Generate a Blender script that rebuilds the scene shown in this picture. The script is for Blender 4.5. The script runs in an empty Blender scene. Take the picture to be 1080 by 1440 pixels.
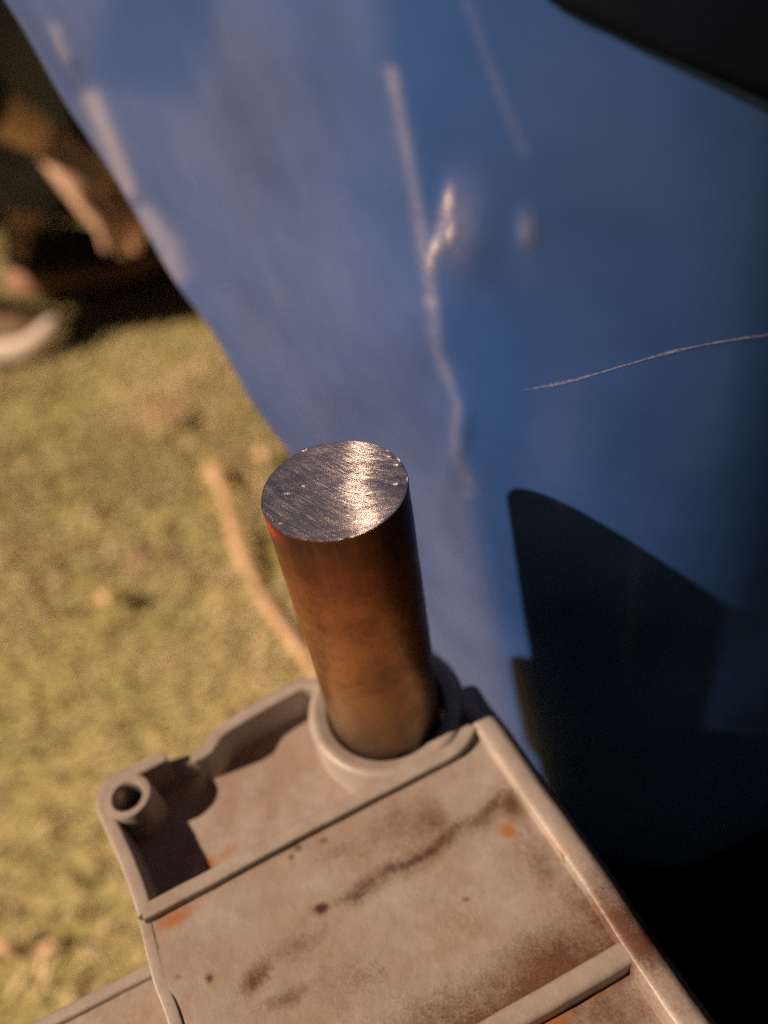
import bpy, bmesh, math, random
import numpy as np
from mathutils import Vector, Matrix

# ------------------------------------------------------------------ camera, world, sun
SC = bpy.context.scene
COL = SC.collection
OZ = 0.5                                   # height of the shaft's cut end above the lawn
FPX = 1081.0                               # focal length in pixels of the 1080 x 1440 photo
PITCH, ROLL = math.radians(43.302), math.radians(9.889)
CAM = np.array([0.00901722, -0.11684462, 0.10118202 + OZ])
_f = np.array([0, math.cos(PITCH), -math.sin(PITCH)])
_r0 = np.array([1.0, 0, 0]); _u0 = np.cross(_r0, _f)
_R = math.cos(ROLL) * _r0 - math.sin(ROLL) * _u0
_U = math.sin(ROLL) * _r0 + math.cos(ROLL) * _u0

cam_data = bpy.data.cameras.new('camera')
cam = bpy.data.objects.new('camera', cam_data); COL.objects.link(cam)
m = Matrix(((_R[0], _U[0], -_f[0], CAM[0]), (_R[1], _U[1], -_f[1], CAM[1]),
            (_R[2], _U[2], -_f[2], CAM[2]), (0, 0, 0, 1)))
cam.matrix_world = m
cam_data.sensor_fit = 'VERTICAL'
cam_data.lens = 5.4
cam_data.sensor_height = 5.4 * 1440 / FPX
cam_data.sensor_width = 5.4 * 1080 / FPX
cam_data.clip_start = 0.005
cam_data.clip_end = 200
cam_data.dof.use_dof = True
cam_data.dof.focus_distance = 0.157
cam_data.dof.aperture_fstop = 1.08
SC.camera = cam

SUN_AZ, SUN_EL = math.radians(13), math.radians(38)      # direction the light travels (azimuth), elevation
D = np.array([math.cos(SUN_AZ) * math.cos(SUN_EL), math.sin(SUN_AZ) * math.cos(SUN_EL), -math.sin(SUN_EL)])
sun = bpy.data.lights.new('sun', 'SUN'); sun.energy = 4.5; sun.angle = math.radians(0.9)
sun.color = (1.0, 0.73, 0.51)
so = bpy.data.objects.new('sun', sun); COL.objects.link(so)
so.rotation_euler = Vector(D).to_track_quat('-Z', 'Y').to_euler()
so.location = (-2, -1, 3)

W = bpy.data.worlds.new('World'); SC.world = W; W.use_nodes = True
nt = W.node_tree; bg = nt.nodes['Background']
sky = nt.nodes.new('ShaderNodeTexSky'); sky.sky_type = 'NISHITA'; sky.sun_disc = False
sky.sun_elevation = SUN_EL; sky.sun_rotation = math.radians(90) - (SUN_AZ + math.pi)
nt.links.new(sky.outputs[0], bg.inputs[0]); bg.inputs[1].default_value = 0.0022
SC.view_settings.view_transform = 'Standard'; SC.view_settings.look = 'None'
SC.view_settings.exposure = 0.55; SC.view_settings.gamma = 1
SC.view_settings.use_curve_mapping = False
SC.cycles.use_denoising = False; SC.cycles.sample_clamp_indirect = 2.0; SC.cycles.sample_clamp_direct = 6.0

rng = np.random.default_rng(7); random.seed(7)

# ------------------------------------------------------------------ helpers
def ray(x, y): return _f + _R * (x - 540) / FPX - _U * (y - 720) / FPX
def on_z(x, y, z):
    r = ray(x, y); t = (z - CAM[2]) / r[2]; return CAM + t * r
def project(P):
    d = np.asarray(P) - CAM; z = d @ _f
    return 540 + FPX * (d @ _R) / z, 720 - FPX * (d @ _U) / z, z

def tag(o, label=None, cat=None, group=None, kind=None):
    if label: o['label'] = label
    if cat: o['category'] = cat
    if group: o['group'] = group
    if kind: o['kind'] = kind
    return o
def empty(name, loc, label, cat, group=None):
    o = bpy.data.objects.new(name, None); COL.objects.link(o); o.location = loc; o.empty_display_size = 0.02
    return tag(o, label, cat, group)
def link(name, me, mat, parent=None, smooth=True):
    o = bpy.data.objects.new(name, me); COL.objects.link(o)
    if mat: me.materials.append(mat)
    if smooth: me.polygons.foreach_set('use_smooth', np.ones(len(me.polygons), dtype=bool))
    if parent:
        o.parent = parent
        if parent.parent is None: o.matrix_parent_inverse = parent.matrix_basis.inverted()    # meshes are built in world coordinates; a part's own matrix is the identity
    return o
def mesh_np(name, V, F):
    me = bpy.data.meshes.new(name)
    V = np.asarray(V, dtype=np.float32); F = np.asarray(F, dtype=np.int32)
    n = F.shape[1]
    me.vertices.add(len(V)); me.vertices.foreach_set('co', V.ravel())
    me.loops.add(F.size); me.loops.foreach_set('vertex_index', F.ravel())
    me.polygons.add(len(F)); me.polygons.foreach_set('loop_start', np.arange(0, F.size, n, dtype=np.int32))
    me.update(calc_edges=True); me.validate()
    return me
def attr(me, name, vals):
    a = me.attributes.new(name, 'FLOAT', 'POINT'); a.data.foreach_set('value', np.asarray(vals, dtype=np.float32))
def grid_faces(nr, nc, wrap=False):
    i = np.arange(nr - 1)[:, None]; j = np.arange(nc if wrap else nc - 1)[None, :]; k = (j + 1) % nc
    return np.stack(np.broadcast_arrays(i * nc + j, i * nc + k, (i + 1) * nc + k, (i + 1) * nc + j), -1).reshape(-1, 4)
def bm_mesh(bm, name):
    bmesh.ops.recalc_face_normals(bm, faces=bm.faces[:])
    me = bpy.data.meshes.new(name); bm.to_mesh(me); bm.free(); return me
def autosmooth(o, ang=40):
    md = o.modifiers.new('edge', 'EDGE_SPLIT'); md.split_angle = math.radians(ang); return o

def prism(name, pts, zb, zt, mat, parent, bev=0.0008, seg=3):
    bm = bmesh.new()
    vs = [bm.verts.new((p[0], p[1], zt)) for p in pts]
    f = bm.faces.new(vs)
    if f.normal.z < 0: f.normal_flip()
    ex = bmesh.ops.extrude_face_region(bm, geom=[f])
    low = [v for v in ex['geom'] if isinstance(v, bmesh.types.BMVert)]
    for v in low: v.co.z = zb
    if bev:
        ed = [e for e in bm.edges if all(abs(v.co.z - zt) < 1e-6 for v in e.verts)]
        bmesh.ops.bevel(bm, geom=ed, offset=bev, segments=seg, profile=0.5, affect='EDGES')
    return autosmooth(link(name, bm_mesh(bm, name), mat, parent), 50)

def resample(pts, step):
    pts = [np.array(p, float) for p in pts]; out = []
    # catmull-rom through the points
    P = [2 * pts[0] - pts[1]] + pts + [2 * pts[-1] - pts[-2]]
    for i in range(1, len(P) - 2):
        n = max(2, int(np.linalg.norm(P[i + 1] - P[i]) / step))
        for k in range(n):
            t = k / n; a, b, c, d = P[i - 1], P[i], P[i + 1], P[i + 2]
            out.append(.5 * ((2 * b) + (c - a) * t + (2 * a - 5 * b + 4 * c - d) * t * t + (3 * b - a - 3 * c + d) * t ** 3))
    out.append(pts[-1]); return np.array(out)

def sweep(name, path, prof, mat, parent, step=0.0015, wob=0.00003, masks=None):
    """path: xy list; prof: list of (across, z); across > 0 is to the right of travel"""
    p = resample([q[:2] for q in path], step)
    t = np.gradient(p, axis=0); t /= np.linalg.norm(t, axis=1)[:, None]
    nrm = np.stack([t[:, 1], -t[:, 0]], 1)
    prof = np.array(prof); n = len(prof)
    V = np.zeros((len(p), n, 3))
    V[:, :, :2] = p[:, None] + nrm[:, None] * prof[None, :, 0:1]
    V[:, :, 2] = prof[None, :, 1]
    # slow casting wobble
    s = np.arange(len(p)) * step
    w = wob * (np.sin(s * 410 + 1.3) + np.sin(s * 960 + len(p)) * .6)
    V[:, :, :2] += nrm[:, None] * w[:, None, None]
    V[:, 1:-1, 2] += (w[::-1] * .6)[:, None]
    me = mesh_np(name, V.reshape(-1, 3), grid_faces(len(p), n))
    # end caps
    bm = bmesh.new(); bm.from_mesh(me); bm.verts.ensure_lookup_table()
    for base in (0, (len(p) - 1) * n):
        try: bm.faces.new([bm.verts[base + i] for i in range(n)])
        except ValueError: pass
    bmesh.ops.recalc_face_normals(bm, faces=bm.faces[:]); bm.to_mesh(me); bm.free()
    if masks is not None: add_masks(me)
    return autosmooth(link(name, me, mat, parent), 55)

def round_prof(w, zt, zb, r, n=4):
    """flat-topped bar of width w with rounded shoulders"""
    pr = [(-w / 2 - .0003, zb)]
    for k in range(n + 1):
        a = math.pi - k / n * math.pi / 2
        pr.append((-w / 2 + r + r * math.cos(a), zt - r + r * math.sin(a)))
    for k in range(n + 1):
        a = math.pi / 2 - k / n * math.pi / 2
        pr.append((w / 2 - r + r * math.cos(a), zt - r + r * math.sin(a)))
    pr.append((w / 2 + .0003, zb)); return pr

def lathe(name, c, prof, mat, parent, n=96, jit=0.0):
    a = np.linspace(0, 2 * np.pi, n, endpoint=False)
    V = []
    for r, z in prof:
        V.append(np.stack([c[0] + r * np.cos(a), c[1] + r * np.sin(a), np.full(n, z)], 1))
    V = np.concatenate(V)
    return autosmooth(link(name, mesh_np(name, V, grid_faces(len(prof), n, True)), mat, parent), 50)

def inside(poly, X, Y):
    c = np.zeros(X.shape, bool); n = len(poly)
    for i in range(n):
        x1, y1 = poly[i][:2]; x2, y2 = poly[(i + 1) % n][:2]
        if y1 == y2: continue
        c ^= ((y1 > Y) != (y2 > Y)) & (X < (x2 - x1) * (Y - y1) / (y2 - y1) + x1)
    return c
def vnoise(X, Y, cell, seed):
    g = np.random.default_rng(seed).random((256, 256))
    u, v = X / cell + 1000, Y / cell + 1000
    i, j = np.floor(u).astype(int), np.floor(v).astype(int); fu, fv = u - i, v - j
    fu = fu * fu * (3 - 2 * fu); fv = fv * fv * (3 - 2 * fv)
    G = lambda a, b: g[a % 256, b % 256]
    return (G(i, j) * (1 - fu) + G(i + 1, j) * fu) * (1 - fv) + (G(i, j + 1) * (1 - fu) + G(i + 1, j + 1) * fu) * fv
def fbm(X, Y, cell, seed, o=4):
    s = 0; a = .5
    for k in range(o): s = s + a * vnoise(X, Y, cell / 2 ** k, seed + k); a *= .5
    return s / (1 - .5 ** o)

# ------------------------------------------------------------------ materials
class NT:
    def __init__(s, name):
        s.m = bpy.data.materials.new(name); s.m.use_nodes = True
        s.t = s.m.node_tree; s.p = s.t.nodes['Principled BSDF']
    def n(s, typ, **kw):
        nd = s.t.nodes.new(typ)
        for k, v in kw.items(): setattr(nd, k, v)
        return nd
    def l(s, a, b): s.t.links.new(a, b)
    def set(s, **kw):
        for k, v in kw.items(): s.p.inputs[k.replace('_', ' ')].default_value = v
    def noise(s, scale, detail=4, rough=.6, vec=None, dist=0):
        nd = s.n('ShaderNodeTexNoise'); nd.inputs['Scale'].default_value = scale
        nd.inputs['Detail'].default_value = detail; nd.inputs['Roughness'].default_value = rough
        nd.inputs['Distortion'].default_value = dist
        s.l(vec if vec is not None else s.coord(), nd.inputs['Vector']); return nd.outputs['Fac']
    def coord(s):
        if not hasattr(s, '_c'): s._c = s.n('ShaderNodeNewGeometry').outputs['Position']
        return s._c
    def ramp(s, fac, stops):
        nd = s.n('ShaderNodeValToRGB'); el = nd.color_ramp.elements
        while len(el) < len(stops): el.new(.5)
        for e, (p, c) in zip(el, stops):
            e.position = p; e.color = (*c, 1) if isinstance(c, tuple) else (c, c, c, 1)
        s.l(fac, nd.inputs[0]); return nd.outputs[0]
    def math(s, op, a, b=None, c=None, clamp=False):
        nd = s.n('ShaderNodeMath', operation=op, use_clamp=clamp)
        for i, v in enumerate((a, b, c)):
            if v is None: continue
            if isinstance(v, (int, float)): nd.inputs[i].default_value = v
            else: s.l(v, nd.inputs[i])
        return nd.outputs[0]
    def mix(s, fac, a, b):
        nd = s.n('ShaderNodeMix', data_type='RGBA')
        for sock, v in ((nd.inputs[0], fac), (nd.inputs[6], a), (nd.inputs[7], b)):
            if isinstance(v, (int, float)): sock.default_value = v
            elif isinstance(v, tuple): sock.default_value = (*v, 1)
            else: s.l(v, sock)
        return nd.outputs[2]
    def attr(s, name): 
        nd = s.n('ShaderNodeAttribute'); nd.attribute_name = name; return nd.outputs['Fac']
    def bump(s, h, dist, strength=1.0):
        nd = s.n('ShaderNodeBump'); nd.inputs['Strength'].default_value = strength
        nd.inputs['Distance'].default_value = dist; s.l(h, nd.inputs['Height'])
        s.l(nd.outputs[0], s.p.inputs['Normal']); return nd
    def out(s, **kw):
        for k, v in kw.items(): s.l(v, s.p.inputs[k.replace('_', ' ')])
        return s.m

def simple(name, col, rough=.6, var=.25, scale=40, bump=0.0, bscale=300, **kw):
    k = NT(name); f = k.noise(scale)
    c1 = tuple(x * (1 - var) for x in col); c2 = tuple(min(1, x * (1 + var)) for x in col)
    k.l(k.ramp(f, [(.3, c1), (.7, c2)]), k.p.inputs['Base Color']); k.set(Roughness=rough, **kw)
    if bump: k.bump(k.noise(bscale), bump)
    return k.m

# cast housing: grey cast alloy under a film of tan dust, rust where the masks say
k = NT('cast_metal')
vfine = k.noise(2600, 3, .6); fine = k.noise(900, 5, .7); mid = k.noise(160, 5, .65); big = k.noise(45, 4, .6)
base = k.ramp(mid, [(.3, (.275, .240, .220)), (.72, (.375, .335, .310))])
tan = k.math('MULTIPLY', k.ramp(big, [(.42, 0.0), (.72, 1.0)]), .5)
base = k.mix(tan, base, (.27, .19, .15))
def broken(name, lo=.60, hi=.92):
    # mask broken up by noise
    v = k.math('ADD', k.attr(name), k.math('MULTIPLY', k.math('SUBTRACT', k.math('ADD', k.math('MULTIPLY', k.math('ADD', fine, vfine), .3), k.math('MULTIPLY', mid, .4)), .5), 2.4))
    gate = k.math('MULTIPLY', k.attr(name), 4, clamp=True)
    return k.math('MULTIPLY', k.ramp(v, [(lo - .35, 0.0), (hi, 1.0)]), gate)
film = k.math('MULTIPLY', k.attr('film'), k.ramp(k.noise(75, 6, .72), [(.42, .08), (.66, .75)]))
base = k.mix(film, base, k.ramp(fine, [(.3, (.235, .145, .098)), (.7, (.30, .20, .140))]))
c = k.mix(k.math('MULTIPLY', broken('rust'), .93), base, k.ramp(fine, [(.3, (.055, .019, .010)), (.7, (.120, .045, .023))]))
c = k.mix(broken('orange'), c, (.31, .135, .055))
c = k.mix(broken('dark'), c, (.060, .026, .018))
speck = k.ramp(k.noise(1500, 2, .5), [(.70, 0.0), (.76, 1.0)])
c = k.mix(k.math('MULTIPLY', speck, .35), c, (.09, .05, .04))
k.l(c, k.p.inputs['Base Color'])
k.set(Roughness=.42, Metallic=.0); k.p.inputs['Specular IOR Level'].default_value = .5
h = k.math('ADD', k.math('MULTIPLY', fine, .5), mid)
k.bump(h, .0002, .8)
M_CAST = k.m

# shaft: bronze-brown corroded steel
k = NT('corroded_steel')
sep = k.n('ShaderNodeSeparateXYZ'); k.l(k.coord(), sep.inputs[0])
zr = k.math('DIVIDE', k.math('SUBTRACT', OZ, sep.outputs[2]), .082)
zr = k.math('ADD', zr, k.math('MULTIPLY', k.math('SUBTRACT', k.noise(120, 3), .5), .25))
c = k.ramp(zr, [(.0, (.08, .032, .024)), (.10, (.17, .055, .032)), (.24, (.33, .12, .05)), (.45, (.43, .20, .075)), (.72, (.36, .19, .085)), (.9, (.22, .15, .09)), (1.0, (.15, .11, .08))])
sp = k.ramp(k.noise(260, 5, .7), [(.36, 1.0), (.5, 0.0)])
c = k.mix(k.math('MULTIPLY', sp, .32), c, (.10, .045, .02))
st = k.n('ShaderNodeMapping'); st.inputs['Scale'].default_value = (900, 900, 60); k.l(k.coord(), st.inputs[0])
stf = k.noise(1, 3, .6, st.outputs[0])
c = k.mix(k.math('MULTIPLY', k.ramp(stf, [(.45, 0.0), (.75, 1.0)]), .14), c, (.50, .24, .09))
mot = k.ramp(k.noise(85, 5, .65, None, .6), [(.38, 1.0), (.56, 0.0)])
c = k.mix(k.math('MULTIPLY', mot, .42), c, (.15, .065, .032))
red = k.attr('red')
c = k.mix(red, c, (.45, .02, .015))
k.l(c, k.p.inputs['Base Color'])
k.l(k.math('MULTIPLY', k.math('SUBTRACT', 1, red), .80), k.p.inputs['Metallic'])
k.l(k.ramp(k.noise(300, 3), [(.3, .34), (.7, .48)]), k.p.inputs['Roughness'])
k.bump(k.noise(700, 5, .7), .00012, .7)
M_ROD = k.m

# freshly cut steel: the saw grooves fan the normals out across the cut
k = NT('cut_steel')
vt0 = k.attr('ang')
jc = k.n('ShaderNodeMapping'); jc.inputs['Rotation'].default_value = (0, 0, math.radians(32)); jc.inputs['Scale'].default_value = (100, 5000, 1); k.l(k.coord(), jc.inputs[0])
vt = k.math('ADD', vt0, k.math('MULTIPLY', k.math('SUBTRACT', k.noise(1, 3, .65, jc.outputs[0]), .5), .26))   # groove angle per vertex
cs = k.math('COSINE', vt); sn = k.math('SINE', vt)
sep = k.n('ShaderNodeSeparateXYZ'); k.l(k.coord(), sep.inputs[0])
along = k.math('ADD', k.math('MULTIPLY', sep.outputs[0], cs), k.math('MULTIPLY', sep.outputs[1], sn))
across = k.math('SUBTRACT', k.math('MULTIPLY', sep.outputs[1], cs), k.math('MULTIPLY', sep.outputs[0], sn))
cb = k.n('ShaderNodeCombineXYZ')
k.l(k.math('MULTIPLY', along, 60), cb.inputs[0]); k.l(k.math('MULTIPLY', across, 50000), cb.inputs[1])
gn = k.noise(1, 2, .6, cb.outputs[0])
cb2 = k.n('ShaderNodeCombineXYZ')
k.l(k.math('MULTIPLY', along, 120), cb2.inputs[0]); k.l(k.math('MULTIPLY', across, 9000), cb2.inputs[1])
gn2 = k.noise(1, 2, .6, cb2.outputs[0])
slope = k.math('ADD', k.math('MULTIPLY', k.math('SUBTRACT', gn, .5), 11.0), k.math('MULTIPLY', k.math('SUBTRACT', gn2, .5), .14))
cbn = k.n('ShaderNodeCombineXYZ')
k.l(k.math('MULTIPLY', slope, k.math('MULTIPLY', sn, -1)), cbn.inputs[0]); k.l(k.math('MULTIPLY', slope, cs), cbn.inputs[1])
geo = k.n('ShaderNodeNewGeometry')
va = k.n('ShaderNodeVectorMath', operation='ADD'); k.l(geo.outputs['Normal'], va.inputs[0]); k.l(cbn.outputs[0], va.inputs[1])
vn = k.n('ShaderNodeVectorMath', operation='NORMALIZE'); k.l(va.outputs[0], vn.inputs[0])
k.l(vn.outputs[0], k.p.inputs['Normal'])
k.l(k.ramp(k.noise(150, 3), [(.3, (.46, .40, .41)), (.7, (.60, .52, .52))]), k.p.inputs['Base Color'])
k.set(Metallic=1.0)
k.l(k.ramp(gn2, [(.50, .16), (.74, .32)]), k.p.inputs['Roughness'])
M_CUT = k.m

# blue glossy bodywork with dust, soft reflections and highlights painted into the colour
k = NT('blue_paint')
dn = k.noise(70, 5, .65); df = k.noise(500, 4, .7); dl = k.noise(22, 3, .6)
dust_sheen = k.attr('dust_sheen')
fac = k.math('MULTIPLY', dust_sheen, k.math('ADD', .35, k.math('ADD', k.math('MULTIPLY', dn, .6), k.math('MULTIPLY', dl, .7))), clamp=True)
blue = k.ramp(dl, [(.35, (.014, .053, .205)), (.65, (.020, .072, .27))])
c = k.mix(fac, blue, (.30, .325, .48))
hl_ = k.attr('highlight')
c = k.mix(k.math('MULTIPLY', hl_, k.math('ADD', .45, df), clamp=True), c, (.54, .49, .57))
c = k.mix(k.attr('dent_glint'), c, (.86, .72, .62)); k.l(k.attr('dent_glint'), k.p.inputs['Metallic'])
k.l(c, k.p.inputs['Base Color'])
k.l(k.math('ADD', .24, k.math('MULTIPLY', fac, .25)), k.p.inputs['Roughness'])
k.set(Coat_Weight=.05, Coat_Roughness=.05)
k.p.inputs['Specular IOR Level'].default_value = .10
k.bump(k.math('ADD', dn, k.math('MULTIPLY', df, .15)), .00006, .4)
M_BLUE = k.m
M_SHEET = simple('sheet_black', (.0025, .005, .012), .75, .2, 60, .0002, 900, Specular_IOR_Level=.08)
M_BLOCKER = simple('blocker_black', (.004, .0035, .003), .8, .3, 60, .0003, 700, Specular_IOR_Level=.1)  # for the black blocks added to keep reflections dark
k = NT('scratched_paint')
k.l(k.ramp(k.noise(900, 4), [(.35, (.25, .24, .30)), (.65, (.72, .66, .68))]), k.p.inputs['Base Color']); k.set(Roughness=.6)
k.l(k.math('MULTIPLY', k.attr('cover'), k.ramp(k.noise(1100, 5, .75), [(.34, 0.0), (.62, 1.0)])), k.p.inputs['Alpha'])
M_SCRATCH = k.m

# ------------------------------------------------------------------ lawn
def ground():
    k = NT('lawn_soil')
    a = k.noise(9, 5, .65); b = k.noise(60, 5, .7)
    c = k.mix(k.ramp(a, [(.35, 0.0), (.65, 1.0)]), (.38, .35, .135), (.49, .425, .21))
    c = k.mix(k.math('MULTIPLY', k.ramp(b, [(.45, 0.0), (.7, 1.0)]), .6), c, (.36, .26, .125))
    k.l(c, k.p.inputs['Base Color']); k.set(Roughness=.95); k.bump(b, .01, .6)
    n = 120; xs = np.linspace(-1, 1, n); xs = np.sign(xs) * np.abs(xs) ** 2.6 * 60
    X, Y = np.meshgrid(xs, xs + 0.6); Z = (fbm(X, Y, .35, 3) - .5) * .012
    me = mesh_np('ground', np.stack([X, Y, Z], -1).reshape(-1, 3), grid_faces(n, n))
    tag(link('ground', me, k.m), kind='structure')
ground()

def blades(name, N, x0, x1, y0, y1, hmin, hmax, seed):
    g = np.random.default_rng(seed)
    x = g.uniform(x0, x1, N); y = g.uniform(y0, y1, N)
    dens = fbm(x, y, .11, seed + 1); keep = g.random(N) < .62 + .6 * (dens - .4)
    x, y = x[keep], y[keep]; N = len(x)
    z = np.zeros(N)
    a = g.uniform(0, 2 * np.pi, N); b = g.uniform(0, 2 * np.pi, N)
    h = g.uniform(hmin, hmax, N); w = g.uniform(.0012, .0028, N)
    lean = g.uniform(.5, 2.2, N)
    lx, ly = np.cos(b) * h * lean, np.sin(b) * h * lean
    wx, wy = np.cos(a) * w, np.sin(a) * w
    V = np.zeros((N, 5, 3))
    V[:, 0] = np.stack([x - wx, y - wy, z - .004], 1); V[:, 1] = np.stack([x + wx, y + wy, z - .004], 1)
    V[:, 2] = np.stack([x - wx * .8 + lx * .4, y - wy * .8 + ly * .4, z + h * .62], 1)
    V[:, 3] = np.stack([x + wx * .8 + lx * .4, y + wy * .8 + ly * .4, z + h * .62], 1)
    V[:, 4] = np.stack([x + lx, y + ly, z + h], 1)
    i = np.arange(N) * 5
    F = np.concatenate([np.stack([i, i + 1, i + 3], 1), np.stack([i, i + 3, i + 2], 1), np.stack([i + 2, i + 3, i + 4], 1)])
    me = mesh_np(name, V.reshape(-1, 3), F)
    tone = np.clip(.5 + (fbm(x, y, .14, seed + 5) - .5) * .9 + (fbm(x, y, .045, seed + 15, 2) - .5) * .55 + g.normal(0, .13, N), 0, 1)
    attr(me, 'tone', np.repeat(tone, 5))
    return me
k = NT('lawn_grass')
c = k.ramp(k.attr('tone'), [(.08, (.31, .305, .12)), (.38, (.41, .375, .175)), (.60, (.52, .45, .25)), (.88, (.74, .59, .42))])
k.l(c, k.p.inputs['Base Color']); k.set(Roughness=.7)
M_GRASS = k.m
me = blades('grass', 150000, -1.3, .45, -.35, 2.3, .006, .015, 11)
tag(link('grass', me, M_GRASS, smooth=False), 'short yellowish green lawn grass with dry straw in it', 'grass', kind='stuff')

M_STRAW = simple('dry_straw', (.70, .47, .30), .8, .2, 60, .0004, 300)
def stalk(name, p0, p1, w, label, cat, lift=.018, bow=.01):
    t = np.linspace(0, 1, 24); p0, p1 = np.array(p0[:2]), np.array(p1[:2])
    d = (p1 - p0); L = np.linalg.norm(d); nrm = np.array([-d[1], d[0]]) / L
    pts = p0 + t[:, None] * d + nrm * (np.sin(t * math.pi) * bow + .003 * np.sin(t * 9))[:, None]
    z = lift + .006 * np.sin(t * 7); r = w * (.75 + .25 * np.sin(t * 17 + 1)) * (1 - .45 * t)
    r[0] *= .3; r[-1] *= .3
    V = []
    for q in range(24):
        for j in range(8):
            a = j / 8 * 2 * math.pi
            V.append((pts[q, 0] + nrm[0] * math.cos(a) * r[q], pts[q, 1] + nrm[1] * math.cos(a) * r[q], z[q] + math.sin(a) * r[q] * .3))
    o = link(name, mesh_np(name, V, grid_faces(24, 8, True)), M_STRAW)
    return tag(o, label, cat)
def leaf(p, az, L, w, label, z=.021):
    n = 12; V = []
    for i in range(n + 1):
        t = i / n; ww = w * math.sin(math.pi * (t * .92 + .04)) ** .8
        for s in (-1, -.5, 0, .5, 1):
            x = (t - .5) * L; y = s * ww + .0015 * math.sin(t * 8)
            V.append((p[0] + x * math.cos(az) - y * math.sin(az), p[1] + x * math.sin(az) + y * math.cos(az), z + .006 * abs(s) ** 1.5 + .008 * math.sin(t * 3.1 + 1)))
    o = link('dry_leaf', mesh_np('dry_leaf', V, grid_faces(n + 1, 5)), M_STRAW)
    md = o.modifiers.new('thick', 'SOLIDIFY'); md.thickness = .0006
    return tag(o, label, 'leaf')
G = lambda x, y: on_z(x, y, .032)
stalk('dry_stalk', G(292, 640), G(455, 965), .0095, 'long pale dry stalk lying on the lawn just left of the rusty shaft', 'stalk', bow=-.012)
stalk('dry_stalk', G(-30, 1338), G(68, 1328), .0065, 'short pale straw on the grass at the left edge beside the grey housing', 'stalk', bow=.004)
leaf(G(228, 578), .7, .055, .017, 'pale curled dry leaf on the lawn nearest the sneakers')
leaf(G(322, 632), 1.1, .030, .010, 'small pale dry leaf at the top end of the long dry stalk')
leaf(G(362, 636), 2.0, .036, .011, 'dry leaf half hidden against the blue panel edge behind the shaft')
leaf(G(197, 776), .2, .034, .011, 'lone pinkish dry leaf in the middle of the lawn')
leaf(G(140, 838), 2.2, .030, .010, 'faint dry leaf on the lawn, leftmost of the small ones')

# ------------------------------------------------------------------ blue bodywork
crease_px = [(512, -130), (520, -60), (530, 0), (545, 100), (575, 240), (603, 400), (622, 520), (648, 640), (668, 740), (690, 850), (716, 970), (742, 1090), (775, 1230), (805, 1350)]
left_px = [(-95, -130), (-50, -50), (0, 30), (80, 165), (150, 280), (215, 385), (255, 440), (300, 515), (345, 580), (390, 645), (445, 735), (505, 830), (575, 935), (650, 1040), (725, 1150), (790, 1260), (830, 1350)]
lyy = np.array([q[1] for q in left_px], float); lxx = np.array([q[0] for q in left_px], float)
def on_f2(x, y):                       # the side face leans a little forward at its top
    # plane: Y = .0285 - .02 * (z - OZ)
    r = ray(x, y); A = CAM[1] - .0285 + .02 * (CAM[2] - OZ); B = r[1] + .02 * r[2]
    return CAM - A / B * r
Cr = np.array([on_f2(*q) for q in crease_px])
zd1, zd0 = on_f2(612, 250)[2], on_f2(612, 392)[2]
zz = np.linspace(Cr[0, 2], Cr[-1, 2], 4001); ww = 1 + 5.5 / (1 + np.exp(np.clip((np.abs(zz - (zd0 + zd1) / 2) - abs(zd1 - zd0) / 2) / .006, -40, 40)))
cw = np.cumsum(ww); NS = 460
zc = np.interp(np.linspace(cw[0], cw[-1], NS), cw, zz)
order = np.argsort(Cr[:, 2])
Cx = np.interp(zc, Cr[order, 2], Cr[order, 0]); Cy = np.interp(zc, Cr[order, 2], Cr[order, 1])
ker = np.hanning(15); ker /= ker.sum()
Cx = np.convolve(np.pad(Cx, 7, mode='edge'), ker, 'valid')
WC = .0022; S0, S1, KC, XF, K2 = 1.35, .90, 7.9, .068, 1.1      # slopes of the two faces and how fast the side face turns away
def depth_y(dx):
    sp = WC * np.log1p(np.exp(np.clip(-dx / WC, -60, 60)))
    p = np.maximum(dx, 0); q = np.minimum(p, XF)
    return (S0 - S1) * sp - S1 * dx + KC * q ** 2 + 2 * KC * XF * (p - q) + K2 * np.minimum(p - q, .12) ** 2 + K2 * .24 * np.maximum(p - q - .12, 0) + .0030
def surf(dx, i):
    return np.array([Cx[i] + dx, Cy[i] + depth_y(dx), zc[i]])
tl = np.zeros(NS)
for i in range(NS):
    lo, hi = -.6, 0.0
    for _ in range(40):
        mid = (lo + hi) / 2; P = surf(mid, i); px, py, dz = project(P)
        if dz <= 0.02 or px < np.interp(py, lyy, lxx): lo = mid
        else: hi = mid
    tl[i] = hi
tl = np.minimum(tl, -.004)
tl = np.convolve(np.pad(tl, 9, mode='edge'), np.hanning(19) / np.hanning(19).sum(), 'valid')
NL, NR = 190, 230
fl = np.concatenate([np.linspace(0, .14, 70, endpoint=False), np.linspace(.14, 1, NL - 70)])      # finer by the hem
xr = np.concatenate([np.linspace(0, .016, 71)[1:], .016 + np.linspace(0, 1, NR - 69)[1:] ** 1.3 * .40])
DX = np.concatenate([tl[:, None] * (1 - fl)[None, :], np.broadcast_to(xr, (NS, NR))], 1)
II = np.broadcast_to(np.arange(NS)[:, None], DX.shape)
X = Cx[:, None] + DX; Yb = Cy[:, None] + depth_y(DX); Zb = np.broadcast_to(zc[:, None], DX.shape).copy()
P0 = np.stack([X, Yb, Zb], -1)
dd = P0 - CAM; dz = dd @ _f
PX = 540 + FPX * (dd @ _R) / dz; PY = 720 - FPX * (dd @ _U) / dz
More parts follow.
